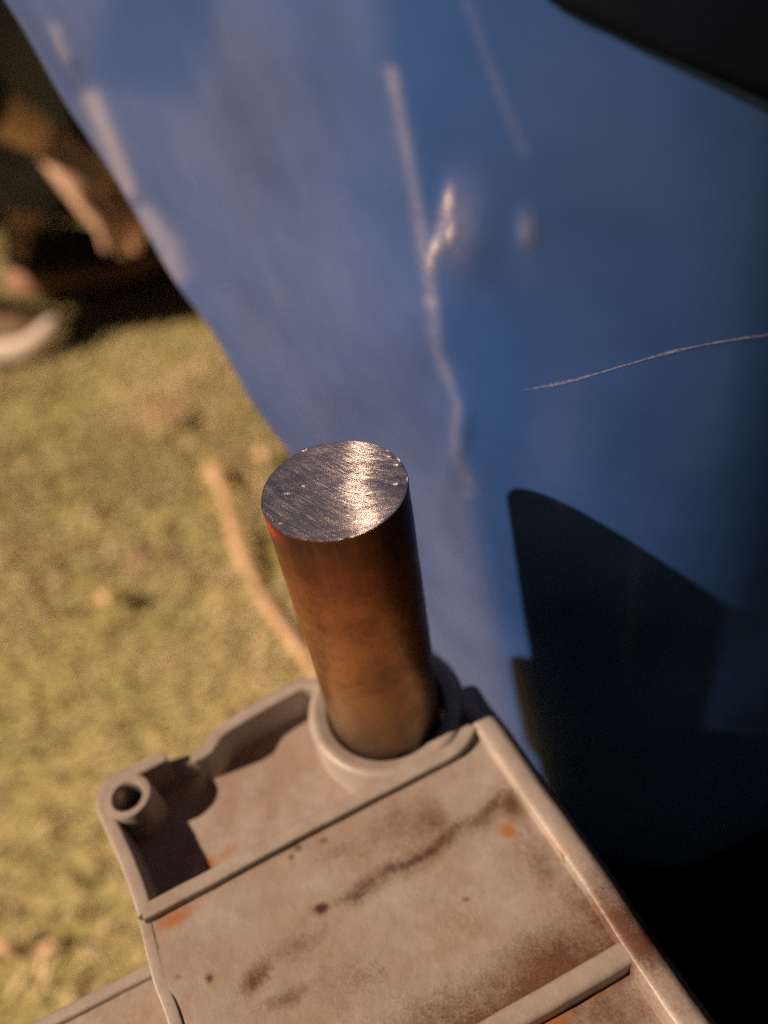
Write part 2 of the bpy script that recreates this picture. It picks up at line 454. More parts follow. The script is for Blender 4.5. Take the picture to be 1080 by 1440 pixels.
# outward normal
tu = np.gradient(P0, axis=0); tv = np.gradient(P0, axis=1)
Nn = np.cross(tv, tu); Nn /= np.linalg.norm(Nn, axis=-1)[..., None]
Nn *= np.sign(-(Nn * (P0 - CAM)).sum(-1))[..., None]
e = (DX - tl[:, None])                                   # distance in from the hem
s_ = zc[:, None]
amp = .0016 * (0.95 + .5 * np.sin(s_ * 55 + 1.0) + .35 * np.sin(s_ * 131))
bead = amp * np.exp(-((e - .013 - .003 * np.sin(s_ * 43)) / .0055) ** 2)
curl = -.016 * np.exp(-(e / .0045) ** 1.3)
hw = np.clip(-tl[:, None] / .03, 0, 1)                   # no hem where the face tapers out
disp = (bead + curl) * hw * (DX < 0)
# dents: shallow hollows, one sharp dent beside the crease
def dent(cx, cy, rx, ry, rot, a):
    c_, s2 = math.cos(rot), math.sin(rot)
    u = (PX - cx) * c_ + (PY - cy) * s2; v = -(PX - cx) * s2 + (PY - cy) * c_
    return a * np.exp(-(u / rx) ** 2 - (v / ry) ** 2)
for q in [(655, 335, 40, 60, .15, .0011), (631, 284, 13, 28, .1, .0005), (635, 328, 12, 20, .3, .0004), (613, 348, 12, 24, .3, .0005),
          (740, 325, 14, 30, .0, .0006), (165, 190, 18, 80, -.45, .0005), (238, 340, 14, 55, -.4, .0005), (88, 60, 9, 40, -.45, .001),
          (615, 540, 40, 60, .2, -.0010), (640, 640, 16, 70, .2, .0009), (420, 300, 140, 220, 0, -.0016), (850, 420, 160, 160, 0, -.0012), (470, 560, 80, 80, .4, .0010)]:
    disp = disp + dent(*q)
disp += 4e-4 * (fbm(X, Zb, .004, 77, 3) - .5) * np.exp(-((PX - 622) / 26) ** 2 - ((PY - 325) / 60) ** 2)
disp += (fbm(X, Zb, .06, 21, 2) - .5) * .0007
P1 = P0 + Nn * disp[..., None]
me = mesh_np('panel_skin', P1.reshape(-1, 3), grid_faces(NS, NL + NR))
def blob(cx, cy, rx, ry, rot=0.0, pw=2):
    c_, s2 = math.cos(rot), math.sin(rot)
    u = (PX - cx) * c_ + (PY - cy) * s2; v = -(PX - cx) * s2 + (PY - cy) * c_
    return np.exp(-(np.abs(u / rx) ** pw + np.abs(v / ry) ** pw))
def seg(pts, w):
    d = np.full(PX.shape, 1e9)
    for (x1, y1), (x2, y2) in zip(pts[:-1], pts[1:]):
        t = np.clip(((PX - x1) * (x2 - x1) + (PY - y1) * (y2 - y1)) / ((x2 - x1) ** 2 + (y2 - y1) ** 2), 0, 1)
        d = np.minimum(d, np.hypot(PX - x1 - t * (x2 - x1), PY - y1 - t * (y2 - y1)))
    return np.exp(-(d / w) ** 2)
left_face = 1 / (1 + np.exp(np.clip(DX / .0012, -40, 40)))
dust_sheen = .085 * left_face + .026  # dust film mixed with painted reflection haze, strongest on the left face
dust_sheen = dust_sheen * (1 - .85 * blob(215, 50, 78, 88, .2, 6))
dust_sheen += .085 * left_face * blob(640, 900, 60, 220, -.15) + .07 * left_face * blob(400, 420, 120, 200, -.4) + .04 * blob(320, 120, 90, 120)
dust_sheen += .05 * blob(780, 600, 40, 90, .3) + .04 * blob(860, 210, 150, 120, .4) + .05 * blob(730, 350, 60, 60)
dust_sheen *= .35 + .65 * fbm(X + Yb, Zb, .03, 31, 4) + .65 * fbm((X + .18 * (Zb - OZ)) * 1.0, Zb * .12, .011, 36, 3)  # soft vertical reflections painted in as streaks
highlight = .24 * seg([(548, 105), (565, 190), (582, 280), (600, 380), (606, 425)], 11) * (.5 + .7 * vnoise(Zb, X, .006, 4))  # crease highlight painted as a pale line
highlight += .15 * seg([(606, 425), (612, 500), (640, 570), (645, 630), (660, 690)], 10) * (.3 + vnoise(Zb, X, .004, 9))  # the painted highlight carries on down the crease
highlight += .05 * seg([(655, 0), (690, 100), (735, 215)], 9)  # faint reflected line painted in
highlight += .20 * seg([(80, 40), (95, 75)], 10) + .36 * seg([(130, 140), (160, 210), (178, 265)], 15) + .28 * seg([(205, 300), (240, 345), (252, 385)], 15) + .15 * blob(740, 325, 12, 25)  # reflection streaks along the hem painted pale
dent_glint = np.zeros(PX.shape)  # mask for painted dent glints, left empty
highlight += .13 * blob(646, 320, 30, 62, .1) + .62 * blob(632, 282, 7, 17, .05) + .5 * blob(636, 324, 6, 12, .1) + .55 * blob(613, 345, 7, 13, .3) + .4 * blob(606, 366, 6, 10, .1) + .2 * blob(624, 322, 12, 46, .25)  # dent glints and their soft halo painted as pale spots
attr(me, 'dent_glint', np.clip(dent_glint, 0, 1).ravel()); attr(me, 'dust_sheen', np.clip(dust_sheen, 0, 1).ravel()); attr(me, 'highlight', np.clip(highlight, 0, 1).ravel())
panel = empty('blue_panel', (0.16, 0.06, 0.0), 'glossy blue body panel with a crease, dent and thin pale scratch behind the cut shaft', 'body panel')
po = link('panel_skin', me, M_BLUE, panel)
md = po.modifiers.new('thick', 'SOLIDIFY'); md.thickness = .0014; md.offset = -1 if Nn[10, 10] @ np.cross(tv, tu)[10, 10] > 0 else 1

def skin_at(px, py):
    """nearest point of the side face to a photo pixel"""
    k_ = np.argmin((PX - px) ** 2 + (PY - py) ** 2); i, j = divmod(k_, PX.shape[1]); return P1[i, j], Nn[i, j]
# scratch: a hair-thin line of bared primer lying on the skin
sp_ = resample([(728, 549), (800, 535), (880, 512), (950, 492), (1020, 478), (1090, 468), (1180, 455)], 5)
Vs, cov = [], []
for a, q in enumerate(sp_):
    p, nn = skin_at(*q)
    r = ray(*q); t = ((p - CAM) @ nn) / (r @ nn); pt = CAM + t * r + nn * .0003
    dr = ray(sp_[min(a + 1, len(sp_) - 1)][0], sp_[min(a + 1, len(sp_) - 1)][1]) - ray(*sp_[max(a - 1, 0)])
    sd = np.cross(dr, nn); sd /= np.linalg.norm(sd)
    w = .8 * (.00030 + .00032 * math.exp(-((q[0] - 790) / 45) ** 2) + .00028 * math.exp(-((q[0] - 945) / 30) ** 2) + .0003 * math.exp(-((q[0] - 1085) / 50) ** 2))
    for s in (-1, 0, 1):
        Vs.append(pt + sd * w * s + nn * (.00003 if s == 0 else 0)); cov.append((.55 if s == 0 else .12) * min(1, a / 10))
me = mesh_np('scratch', Vs, grid_faces(len(sp_), 3)); attr(me, 'cover', cov)
link('scratch', me, M_SCRATCH, panel)
# dark sheet added over the top right of the panel
tb = resample([(755, -40), (775, 0), (820, 22), (880, 52), (960, 88), (1040, 124), (1100, 152), (1250, 225), (1500, 360)], 20)
Vt = []
prof = [(-.004, .0), (.0012, .0), (.0028, .0008), (.0034, .0025), (.0034, .03), (.0034, .13), (-.004, .13)]
for q in tb:
    p, nn = skin_at(*q)
    r = ray(*q)
    pp = CAM + (((p - CAM) @ nn) / (r @ nn)) * r
    for off, up in prof:
        Vt.append(pp + nn * off + np.array([.45 * up, .0, up]))
autosmooth(link('dark_sheet', mesh_np('dark_sheet', Vt, grid_faces(len(tb), len(prof))), M_SHEET, panel), 60)
# black step added under the panel to darken the lower corner and reflections
zb = float(zc.min()) if zc[0] > zc[-1] else float(zc.max())
zlow = OZ - .262

sx0 = float(Cx[np.argmin(zc)]) - .012; sy = float(Cy[np.argmin(zc)])
pr = [(sy + .12, -.01), (sy + .12, zlow - .01), (sy + .03, zlow + .012), (sy - .006, zlow + .012), (sy - .02, zlow + .002), (sy - .06, zlow - .02), (sy - .30, zlow - .035), (sy - .33, zlow - .05), (sy - .34, -.01)]
Vs = []
xs = np.linspace(0.052, .62, 30)
for x in xs:
    for (y, z) in pr: Vs.append((x, y, z))
me = mesh_np('dark_step', Vs, grid_faces(30, len(pr)))
bm = bmesh.new(); bm.from_mesh(me); bm.verts.ensure_lookup_table()
for b0 in (0, 29 * len(pr)): bm.faces.new([bm.verts[b0 + q] for q in range(len(pr))])
bmesh.ops.recalc_face_normals(bm, faces=bm.faces[:]); bm.to_mesh(me); bm.free()
autosmooth(link('dark_step', me, M_BLOCKER, panel), 35)

blocker_xy = [(.30, -.42), (.33, -.46), (.62, -.46), (.66, -.42), (.66, .26), (.62, .30), (.36, .30), (.32, .26)]
prism('side_blocker', blocker_xy, -.01, OZ + .30, M_BLOCKER, panel, bev=.02)  # out-of-frame black block added to darken the panel's reflections

# ------------------------------------------------------------------ cast housing
ZR, ZM, ZP = OZ - .080, OZ - .0826, OZ - .0915
Q = lambda z, *pts: [on_z(x, y, z) for x, y in pts]
housing = empty('metal_housing', (0.0, -.03, OZ - .13), 'grey ribbed cast metal housing with rust stains and an open corner pocket, holding the shaft', 'housing')

rust_blobs = []          # (px, py, rx, ry, rot, strength) measured on the face
def mask_vals(X, Y, Z, spec):
    d = np.stack([X, Y, Z], -1) - CAM; dz = d @ _f
    px = 540 + FPX * (d @ _R) / dz; py = 720 - FPX * (d @ _U) / dz
    out = np.zeros(X.shape)
    for s in spec:
        if s[0] == 'b':
            _, cx, cy, rx, ry, rot, a = s; c_, s2 = math.cos(rot), math.sin(rot)
            u = (px - cx) * c_ + (py - cy) * s2; v = -(px - cx) * s2 + (py - cy) * c_
            out = np.maximum(out, a * np.exp(-(u / rx) ** 2 - (v / ry) ** 2)) if a > 0 else out * (1 + a * np.exp(-(u / rx) ** 4 - (v / ry) ** 4))
        else:
            _, pts, w, a = s; dd_ = np.full(X.shape, 1e9)
            for (x1, y1), (x2, y2) in zip(pts[:-1], pts[1:]):
                t = np.clip(((px - x1) * (x2 - x1) + (py - y1) * (y2 - y1)) / ((x2 - x1) ** 2 + (y2 - y1) ** 2), 0, 1)
                dd_ = np.minimum(dd_, np.hypot(px - x1 - t * (x2 - x1), py - y1 - t * (y2 - y1)))
            out = np.maximum(out, a * np.exp(-(dd_ / w) ** 2))
    return out
RUST = [('b', 780, 1355, 150, 62, -.53, .92), ('b', 835, 1265, 60, 60, .9, .72), ('b', 850, 1420, 130, 70, 0, .72), ('b', 800, 1340, 120, 70, -.53, .75), ('b', 640, 1420, 170, 60, -.4, .62), ('b', 820, 1250, 60, 45, .9, .6), ('b', 500, 1380, 90, 60, -.4, .42), ('b', 560, 1160, 120, 50, -.5, .5), ('b', 300, 1330, 60, 40, 0, .3), ('b', 820, 1440, 120, 60, 0, .6), ('l', [(900, 1325), (700, 1440), (600, 1500)], 60, .95), ('b', 870, 1300, 70, 50, .6, 1.0), ('b', 770, 1400, 130, 60, -.53, .8),
        ('l', [(704, 1112), (680, 1152), (642, 1163), (610, 1195), (572, 1217), (546, 1222), (497, 1260)], 22, .66), ('b', 720, 1130, 35, 22, .9, .95), ('b', 610, 1150, 90, 45, -.5, .6),
        ('b', 760, 1210, 60, 35, .9, .6), ('b', 360, 1375, 40, 20, -.9, .85), ('b', 420, 1330, 70, 25, -.5, .55), ('b', 400, 1405, 50, 18, -.4, .7),
        ('b', 560, 1400, 40, 60, 0, .35), ('l', [(215, 1290), (560, 1105), (645, 1058)], 12, .6), ('b', 480, 1195, 60, 18, -.5, .5), ('l', [(705, 1120), (800, 1240), (890, 1330)], 12, .45),
        ('b', 660, 1105, 45, 32, -.5, -.97), ('b', 350, 1280, 70, 40, -.5, -.6)]
DARK = [('b', 452, 1278, 13, 9, -.3, 1.25), ('l', [(704, 1112), (688, 1140), (680, 1152), (642, 1163), (610, 1195), (590, 1206), (572, 1217), (546, 1222), (530, 1233), (497, 1260), (454, 1276)], 9, .5), ('l', [(610, 1195), (575, 1216), (546, 1222)], 8, .8), ('b', 295, 1376, 7, 8, 0, 1.0), ('b', 218, 1331, 6, 6, 0, 1.0), ('b', 250, 1374, 6, 5, 0, .6),
        ('b', 420, 1192, 7, 6, 0, .9), ('b', 455, 1182, 8, 6, 0, .8), ('b', 655, 1265, 6, 5, 0, .8), ('b', 790, 1205, 6, 6, 0, .8), ('l', [(560, 1098), (600, 1080), (650, 1040)], 5, .5), ('b', 410, 1206, 5, 5, 0, .7), ('b', 378, 1150, 6, 6, 0, .5)]
ORANGE = [('b', 245, 1292, 38, 11, -.5, 1.0), ('b', 715, 1168, 16, 12, .3, 1.1), ('b', 295, 1215, 14, 12, -.5, 1.0), ('b', 318, 1200, 30, 10, -.6, .6), ('b', 770, 1440, 40, 25, -.5, 1.0), ('b', 820, 1400, 60, 14, -.5, .7), ('b', 790, 1190, 10, 30, -.7, .5), ('b', 640, 1090, 12, 6, -.5, .6), ('b', 690, 1110, 10, 8, 0, .4)]
def add_masks(me):
    n = len(me.vertices); co = np.empty(n * 3, dtype=np.float32); me.vertices.foreach_get('co', co); co = co.reshape(-1, 3).astype(float)
    for nm, sp in (('rust', RUST), ('dark', DARK), ('orange', ORANGE)): attr(me, nm, np.clip(mask_vals(co[:, 0], co[:, 1], co[:, 2], sp), 0, 1.3))
def face_grid(name, poly, z, step, hfun, parent):
    P = np.array([p[:2] for p in poly]); a, b = P.min(0), P.max(0)
    xs = np.arange(a[0], b[0] + step, step); ys = np.arange(a[1], b[1] + step, step)
    X, Y = np.meshgrid(xs, ys); Z = z + hfun(X, Y)
    ok = inside([tuple(p[:2]) for p in poly], X, Y)
    F = grid_faces(len(ys), len(xs)); F = F[ok.ravel()[F].all(1)]
    used = np.unique(F); re = np.full(X.size, -1); re[used] = np.arange(len(used))
    me = mesh_np(name, np.stack([X, Y, Z], -1).reshape(-1, 3)[used], re[F]); add_masks(me); attr(me, 'film', 1 - mask_vals(X, Y, Z, [('b', 655, 1105, 48, 34, -.5, .95), ('b', 340, 1290, 110, 45, -.5, .7), ('b', 320, 1400, 60, 25, -.3, .5), ('b', 500, 1360, 90, 50, -.5, .4), ('b', 800, 1215, 40, 20, .9, .6)]).ravel()[used])
    return link(name, me, M_CAST, parent)
lump = lambda seed, a: (lambda X, Y: a * ((fbm(X, Y, .012, seed) - .5) * 2 + (fbm(X, Y, .0022, seed + 9) - .5) * .7))

main_poly = Q(ZM, (197, 1288), (450, 1155), (640, 1052), (668, 990), (900, 1330), (600, 1505), (500, 1640), (292, 1640), (240, 1440), (215, 1368))
def main_h(X, Y):
    # a low step follows the stain line, the far side lies a little higher
    a = on_z(440, 1285, ZM); b = on_z(715, 1125, ZM); d = (b - a)[:2]; d /= np.linalg.norm(d)
    s = (X - a[0]) * (-d[1]) + (Y - a[1]) * d[0]
    return lump(40, .00016)(X, Y) + .00045 / (1 + np.exp(-s / .0006)) - .0003
face_grid('main_face', main_poly, ZM, .00055, main_h, housing)
prism('main_block', main_poly, OZ - .14, ZM - .0022, M_CAST, housing, bev=0)
rec_poly = Q(OZ - .0865, (600, 1500), (890, 1332), (915, 1335), (1040, 1500), (1000, 1700), (560, 1700))
face_grid('recess_floor', rec_poly, OZ - .0865, .00055, lump(60, .0005), housing)
prism('recess_block', rec_poly, OZ - .14, OZ - .0885, M_CAST, housing, bev=0)
pock_poly = Q(ZR, (205, 1280), (150, 1160), (142, 1115), (228, 1062), (300, 1040), (320, 1010), (430, 950), (520, 1010), (640, 1045))
face_grid('pocket_floor', pock_poly, ZP, .00055, lump(80, .0003), housing)
prism('pocket_block', pock_poly, OZ - .14, ZP - .0015, M_CAST, housing, bev=0)
wall = lambda w, zt=ZR, zb=OZ - .12, r=.0007: round_prof(w, zt, zb, r)
sweep('pocket_wall', Q(ZR, (204, 1283), (186, 1228), (152, 1150), (143, 1120), (160, 1098), (230, 1061)), wall(.0038), M_CAST, housing)
sweep('pocket_notch', Q(ZR, (226, 1063), (284, 1048)), wall(.0026, ZR - .0045), M_CAST, housing)
sweep('pocket_wall', Q(ZR, (272, 1062), (292, 1052), (307, 1030), (335, 1010), (400, 973), (426, 960), (452, 962)), wall(.0038), M_CAST, housing)
sweep('rib', Q(ZR, (199, 1283), (300, 1230), (400, 1176), (500, 1124), (580, 1083), (640, 1050), (662, 1020)), wall(.0038), M_CAST, housing)
sweep('face_lip', Q(ZM, (203, 1290), (222, 1368), (247, 1440), (300, 1640)), wall(.0030, ZM + .0002, OZ - .13, .0005), M_CAST, housing)
rp = [(-.0036, ZM - .02), (-.0034, ZM - .001), (-.0031, ZR - .0007), (-.0024, ZR - .0001), (-.0012, ZR + .0001), (.0012, ZR + .0003), (.0026, ZR - .0002), (.0040, ZR - .0015), (.0051, ZR - .0040), (.0056, ZR - .008), (.0058, OZ - .13)]
rp = [(-a, z) for a, z in rp][::-1]
sweep('side_wall', Q(ZR, (650, 968), (664, 992), (692, 1028), (745, 1106), (795, 1176), (846, 1250), (893, 1322), (948, 1402), (1010, 1490), (1080, 1590)), rp, M_CAST, housing, masks=True)
sweep('rib', Q(ZR, (904, 1323), (800, 1384), (700, 1441), (580, 1512), (480, 1572)), wall(.0046, ZR - .0003, OZ - .12, .0012), M_CAST, housing)
bc = on_z(180, 1120, ZR)
lathe('screw_boss', bc, [(.0068, OZ - .12), (.0064, ZR - .0008), (.0058, ZR + .0003), (.0043, ZR + .0004), (.0038, ZR - .0002), (.0037, ZR - .001), (.0037, ZR - .0012)], M_CAST, housing)
k = NT('bare_steel_thread'); k.set(Metallic=.8, Roughness=.45); k.p.inputs['Base Color'].default_value = (.26, .22, .19, 1); M_BARE = k.m
lathe('threaded_hole', bc, [(.0037, ZR - .0010)] + [(.0036 - .00022 * (q % 2), ZR - .0014 - q * .0004) for q in range(18)] + [(.0034, ZR - .009), (.0001, ZR - .0095)], M_BARE, housing)
lathe('shaft_collar', (0.0005, .0003), [(.0220, OZ - .13), (.0216, ZR - .0014), (.0209, ZR - .0003), (.0200, ZR + .0001), (.0190, ZR + .00005), (.0182, ZR - .0003), (.0172, ZR - .0006), (.0164, ZR - .0008), (.0159, ZR - .0018), (.0157, OZ - .10)], M_CAST, housing)
fl_poly = Q(OZ - .097, (-160, 1550), (60, 1440), (210, 1366), (300, 1420), (300, 1700), (-160, 1800))
face_grid('lower_flange', fl_poly, OZ - .097, .0008, lump(90, .0003), housing)
prism('flange_block', fl_poly, OZ - .125, OZ - .0985, M_CAST, housing, bev=0)
sweep('flange_rim', Q(OZ - .096, (-170, 1556), (60, 1441), (212, 1364)), wall(.0032, OZ - .0955, OZ - .124, .0008), M_CAST, housing)
# dark support added under the housing; keeps lawn out of the panel's reflections
prism('under_block', [(-.055, -.115), (.045, -.115), (.045, -.02), (.02, .012), (-.03, .012), (-.055, -.01)], -.01, OZ - .139, M_BLOCKER, housing, bev=.004)

# ------------------------------------------------------------------ shaft
RS = .015
shaft = empty('steel_shaft', (0, 0, OZ - .10), 'thick rusty brown steel shaft with a bright freshly sawn end, standing in the housing collar', 'shaft')
n = 240; a = np.linspace(0, 2 * np.pi, n, endpoint=False)
rimz = 5e-5 * (vnoise(np.cos(a) * 3, np.sin(a) * 3, .12, 5) - .5)
burr = np.zeros(n)
for c0, w0, h0 in [(math.radians(112), .03, .0006), (math.radians(20), .06, .0003), (math.radians(355), .04, .0003), (math.radians(190), .05, .0002), (math.radians(35), .03, .0003), (math.radians(275), .03, .00025)]:
    dlt = (a - c0 + np.pi) % (2 * np.pi) - np.pi; burr += h0 * np.exp(-(dlt / w0) ** 2)
V = []; zs = np.concatenate([[0, -.0002, -.0006], np.linspace(-.002, -.1, 60)])
for z in zs:
    top = math.exp(z / .0004)
    r = RS + burr * .35 * top + (fbm(np.cos(a) * 3 + 5, np.sin(a) * 3 + z * 150, .5, 12) - .5) * 9e-5 * min(1, -z / .002)
    r = r - .00012 * (z == 0)
    V.append(np.stack([r * np.cos(a), r * np.sin(a), OZ + z + (rimz + burr * .4) * top], 1))
V = np.concatenate(V); me = mesh_np('shaft_body', V, grid_faces(len(zs), n, True))
da = (np.arctan2(V[:, 1], V[:, 0]) - math.radians(205) + np.pi) % (2 * np.pi) - np.pi
attr(me, 'red', np.exp(-(da / .22) ** 2 - ((V[:, 2] - OZ + .0022) / .0017) ** 2) * .9)
link('shaft_body', me, M_ROD, shaft)
# sawn end face, real grooves and torn metal
nr, na = 110, 360
rr = np.linspace(0, 1, nr) ** .8 * (RS - .00011); aa = np.linspace(0, 2 * np.pi, na, endpoint=False)
RR, AA = np.meshgrid(rr, aa, indexing='ij'); X = RR * np.cos(AA); Y = RR * np.sin(AA)
SVX, SVY = CAM[0] - X, CAM[1] - Y; SVZ = CAM[2] - OZ; sl = np.sqrt(SVX ** 2 + SVY ** 2 + SVZ ** 2)
hx, hy = -D[0] + SVX / sl, -D[1] + SVY / sl
A = np.arctan2(hx, -hy)                       # groove direction that would glint towards the lamp
A = np.where(A > np.pi / 2, A - np.pi, A); A = np.where(A < -np.pi / 2, A + np.pi, A)
bw = np.array([on_z(*q, OZ)[:2] for q in ((512, 612), (505, 655), (499, 688), (511, 715), (521, 750))])
bd = X - np.interp(-Y, -bw[:, 1], bw[:, 0])     # the saw turned along this line; grooves swing away on both sides
A = A + .17 * np.tanh(bd / .0036) + 5 * np.clip(bd, -.02, .01)
A00 = float(np.median(A[:4]))
H = np.zeros(X.shape); gr = np.random.default_rng(5)
for q in range(80):
    th = gr.uniform(0, 2 * np.pi); r0 = RS * math.sqrt(gr.random()); cx, cy = r0 * math.cos(th), r0 * math.sin(th)
    if q < 60: cx = -abs(cx); 
    al = A00 + .16 * np.tanh((cx - .006) / .004) + gr.normal(0, .05)
    L = gr.uniform(.0015, .007); w = gr.uniform(.00006, .00016); am = gr.normal(0, 1) * 3.4e-5
    u = (X - cx) * math.cos(al) + (Y - cy) * math.sin(al); v = -(X - cx) * math.sin(al) + (Y - cy) * math.cos(al) + 18 * u * u
    H += am * np.exp(-(u / L) ** 2 - (v / w) ** 2)
# torn spots
for (px, py, s, am) in [(400, 693, .0009, 1.5e-4), (425, 683, .0004, 9e-5), (562, 655, .0009, 1.6e-4), (560, 682, .0008, 1.8e-4), (453, 622, .0006, 2e-4), (550, 643, .0006, 1.2e-4), (392, 735, .0006, 1e-4)]:
    c_ = on_z(px, py, OZ); al = math.radians(-27)
    u = (X - c_[0]) * math.cos(al) + (Y - c_[1]) * math.sin(al); v = -(X - c_[0]) * math.sin(al) + (Y - c_[1]) * math.cos(al)
    H += am * np.exp(-(u / s) ** 2 - (v / (s * .4)) ** 2)
edge = np.clip((RR / RS - .975) / .025, 0, 1)
Hb = np.interp(AA.ravel(), a, rimz + burr * .4, period=2 * np.pi).reshape(AA.shape) * edge
Z = OZ + H * np.clip((1 - RR / RS) / .03, 0, 1) + Hb + .00003 * (1 - edge)
me = mesh_np('sawn_end', np.stack([X, Y, Z], -1).reshape(-1, 3), grid_faces(nr, na, True)); attr(me, 'ang', A.ravel())
bm = bmesh.new(); bm.from_mesh(me); bmesh.ops.recalc_face_normals(bm, faces=bm.faces[:])
if sum(f.normal.z for f in list(bm.faces)[-500:]) < 0: bmesh.ops.reverse_faces(bm, faces=bm.faces[:])
bm.to_mesh(me); bm.free()
link('sawn_end', me, M_CUT, shaft)
# ------------------------------------------------------------------ person crouching at the left edge
M_SKIN = simple('skin', (.66, .43, .32), .5, .12, 60, .0006, 400)
M_TROUSER = simple('grey_trouser_cloth', (.15, .17, .215), .9, .3, 30, .0015, 350)
M_JACKET = simple('black_jacket_cloth', (.012, .012, .014), .85, .3, 30, .0015, 300)
M_HAIR = simple('dark_hair', (.02, .013, .009), .55, .3, 200, .002, 500)
M_MID = simple('pale_midsole_rubber', (.78, .68, .62), .6, .12, 40, .0005, 300)
M_OUT = simple('black_outsole_rubber', (.012, .011, .010), .8, .2, 40, .0005, 300)
M_UP = simple('tan_shoe_fabric', (.24, .16, .10), .85, .3, 60, .001, 700)
M_UP2 = simple('black_shoe_fabric', (.016, .013, .012), .85, .3, 60, .001, 700)
M_BROWN = simple('brown_gum_rubber', (.36, .19, .125), .7, .2, 40, .0005, 300)
M_EYE = simple('eye_white', (.7, .68, .65), .2, .05)

def skin_mesh(name, chains, levels=2):
    """chains: lists of (point, radius); a chain starting with an index tuple joins an earlier vertex"""
    V, E, Rr = [], [], []
    for ch in chains:
        prev = None
        for q in ch:
            if isinstance(q, int): prev = q; continue
            V.append(tuple(map(float, q[0]))); r = q[1]; Rr.append((r, r) if isinstance(r, float) else r)
            if prev is not None: E.append((prev, len(V) - 1))
            prev = len(V) - 1
    me = bpy.data.meshes.new(name); me.from_pydata(V, E, []); o = bpy.data.objects.new(name, me); COL.objects.link(o)
    o.modifiers.new('skin', 'SKIN'); sb = o.modifiers.new('sub', 'SUBSURF'); sb.levels = sb.render_levels = levels
    for i, r in enumerate(Rr): me.skin_vertices[0].data[i].radius = r
    me.skin_vertices[0].data[0].use_root = True
    bpy.context.view_layer.update()
    dg = bpy.context.evaluated_depsgraph_get()
    out = bpy.data.meshes.new_from_object(o.evaluated_get(dg)); out.name = name
    bpy.data.objects.remove(o)
    return out
def join(meshes, name):
    bm = bmesh.new()
    for q in meshes: bm.from_mesh(q)
    me = bpy.data.meshes.new(name); bm.to_mesh(me); bm.free(); return me
v3 = lambda *q: np.array(q, float)
pelvis, spine, chest, neck, head0, head1 = v3(-.84, 1.27, .43), v3(-.77, 1.25, .57), v3(-.64, 1.22, .70), v3(-.52, 1.20, .83), v3(-.465, 1.20, .90), v3(-.425, 1.20, 1.0)
sR, eR, wR, kR = v3(-.60, 1.07, .73), v3(-.47, .835, .53), v3(-.318, .938, .325), v3(-.276, .905, .262)
sL, eL, wL, kL = v3(-.64, 1.37, .73), v3(-.43, 1.47, .60), v3(-.27, 1.36, .555), v3(-.20, 1.32, .545)
hR, nR_, aR = v3(-.85, 1.18, .42), v3(-.52, 1.00, .475), v3(-.665, 1.085, .10)
hL, nL_, aL = v3(-.83, 1.36, .42), v3(-.40, 1.35, .475), v3(-.52, 1.26, .10)
lerp = lambda a, b, t: a + (b - a) * t
fR = v3(.966, -.259, 0); fL = v3(.997, -.07, 0)
def limb(a, b, c, r, start):
    ch = [start] if start is not None else []
    return ch + [(a, r[0]), (lerp(a, b, .5), r[1]), (b, r[2]), (lerp(b, c, .35), r[3]), (c, r[4])]
body_ch = [
    [(pelvis, .105), (spine, .10), (chest, .115), (neck, .052), (head0, (.075, .085)), (head1, (.08, .09))],
    limb(hR, nR_, aR, (.088, .075, .055, .056, .036), 0), limb(hL, nL_, aL, (.088, .075, .055, .056, .036), 0),
    limb(sR, eR, wR, (.052, .046, .040, .040, .025), 2), limb(sL, eL, wL, (.052, .046, .040, .040, .025), 2)]
parts_ = [skin_mesh('body', body_ch)]
for a_, f_ in ((aR, fR), (aL, fL)):
    parts_.append(skin_mesh('foot', [[(a_ + v3(0, 0, .03), .036), (a_ - f_ * .02 - v3(0, 0, .03), .036), (a_ + f_ * .08 - v3(0, 0, .055), .032), (a_ + f_ * .17 - v3(0, 0, .07), .02)]]))
def hand(w, k_, side):
    d = (k_ - w) / np.linalg.norm(k_ - w); up = v3(0, 0, 1); s = np.cross(d, up); s /= np.linalg.norm(s); s *= side; pn = np.cross(s, d) * side
    palm = [skin_mesh('palm', [[(w - d * .02, .025), (w + d * .02, (.034, .020)), (lerp(w, k_, .75), (.040, .017)), (k_, (.040, .014))]])]
    for j, (L, off) in enumerate(((.070, -.030), (.080, -.010), (.075, .010), (.058, .029))):
        b = k_ + s * off - d * .02; q1 = b + d * (L * .5 + .02); q2 = q1 + (d * .75 - pn * .65) * L * .32; q3 = q2 + (d * .35 - pn * .94) * L * .28
        palm.append(skin_mesh('finger', [[(b, .0095), (q1, .0090), (q2, .0082), (q3, .0068)]]))
    b = w + d * .025 - s * .024; q1 = b - s * .028 + d * .025 - pn * .012; q2 = q1 + d * .030 - s * .006 - pn * .012; q3 = q2 + d * .024 - pn * .010
    palm.append(skin_mesh('thumb', [[(b, .015), (q1, .0115), (q2, .010), (q3, .008)]]))
    return palm
parts_ += hand(wR, kR, 1) + hand(wL, kL, -1)
hd = (head1 - head0); hd /= np.linalg.norm(hd); ff = v3(.93, .12, -.35); ff -= hd * (ff @ hd); ff /= np.linalg.norm(ff); sd_ = np.cross(hd, ff)
hc = lerp(head0, head1, .55)
def ball(c, ax, rads, n=16):
    V = []
    for i in range(n + 1):
        for j in range(n):
            t, p = math.pi * i / n, 2 * math.pi * j / n
            V.append(c + ax[0] * rads[0] * math.sin(t) * math.cos(p) + ax[1] * rads[1] * math.sin(t) * math.sin(p) + ax[2] * rads[2] * math.cos(t))
    return mesh_np('ball', V, grid_faces(n + 1, n, True))
ax = (ff, sd_, hd)
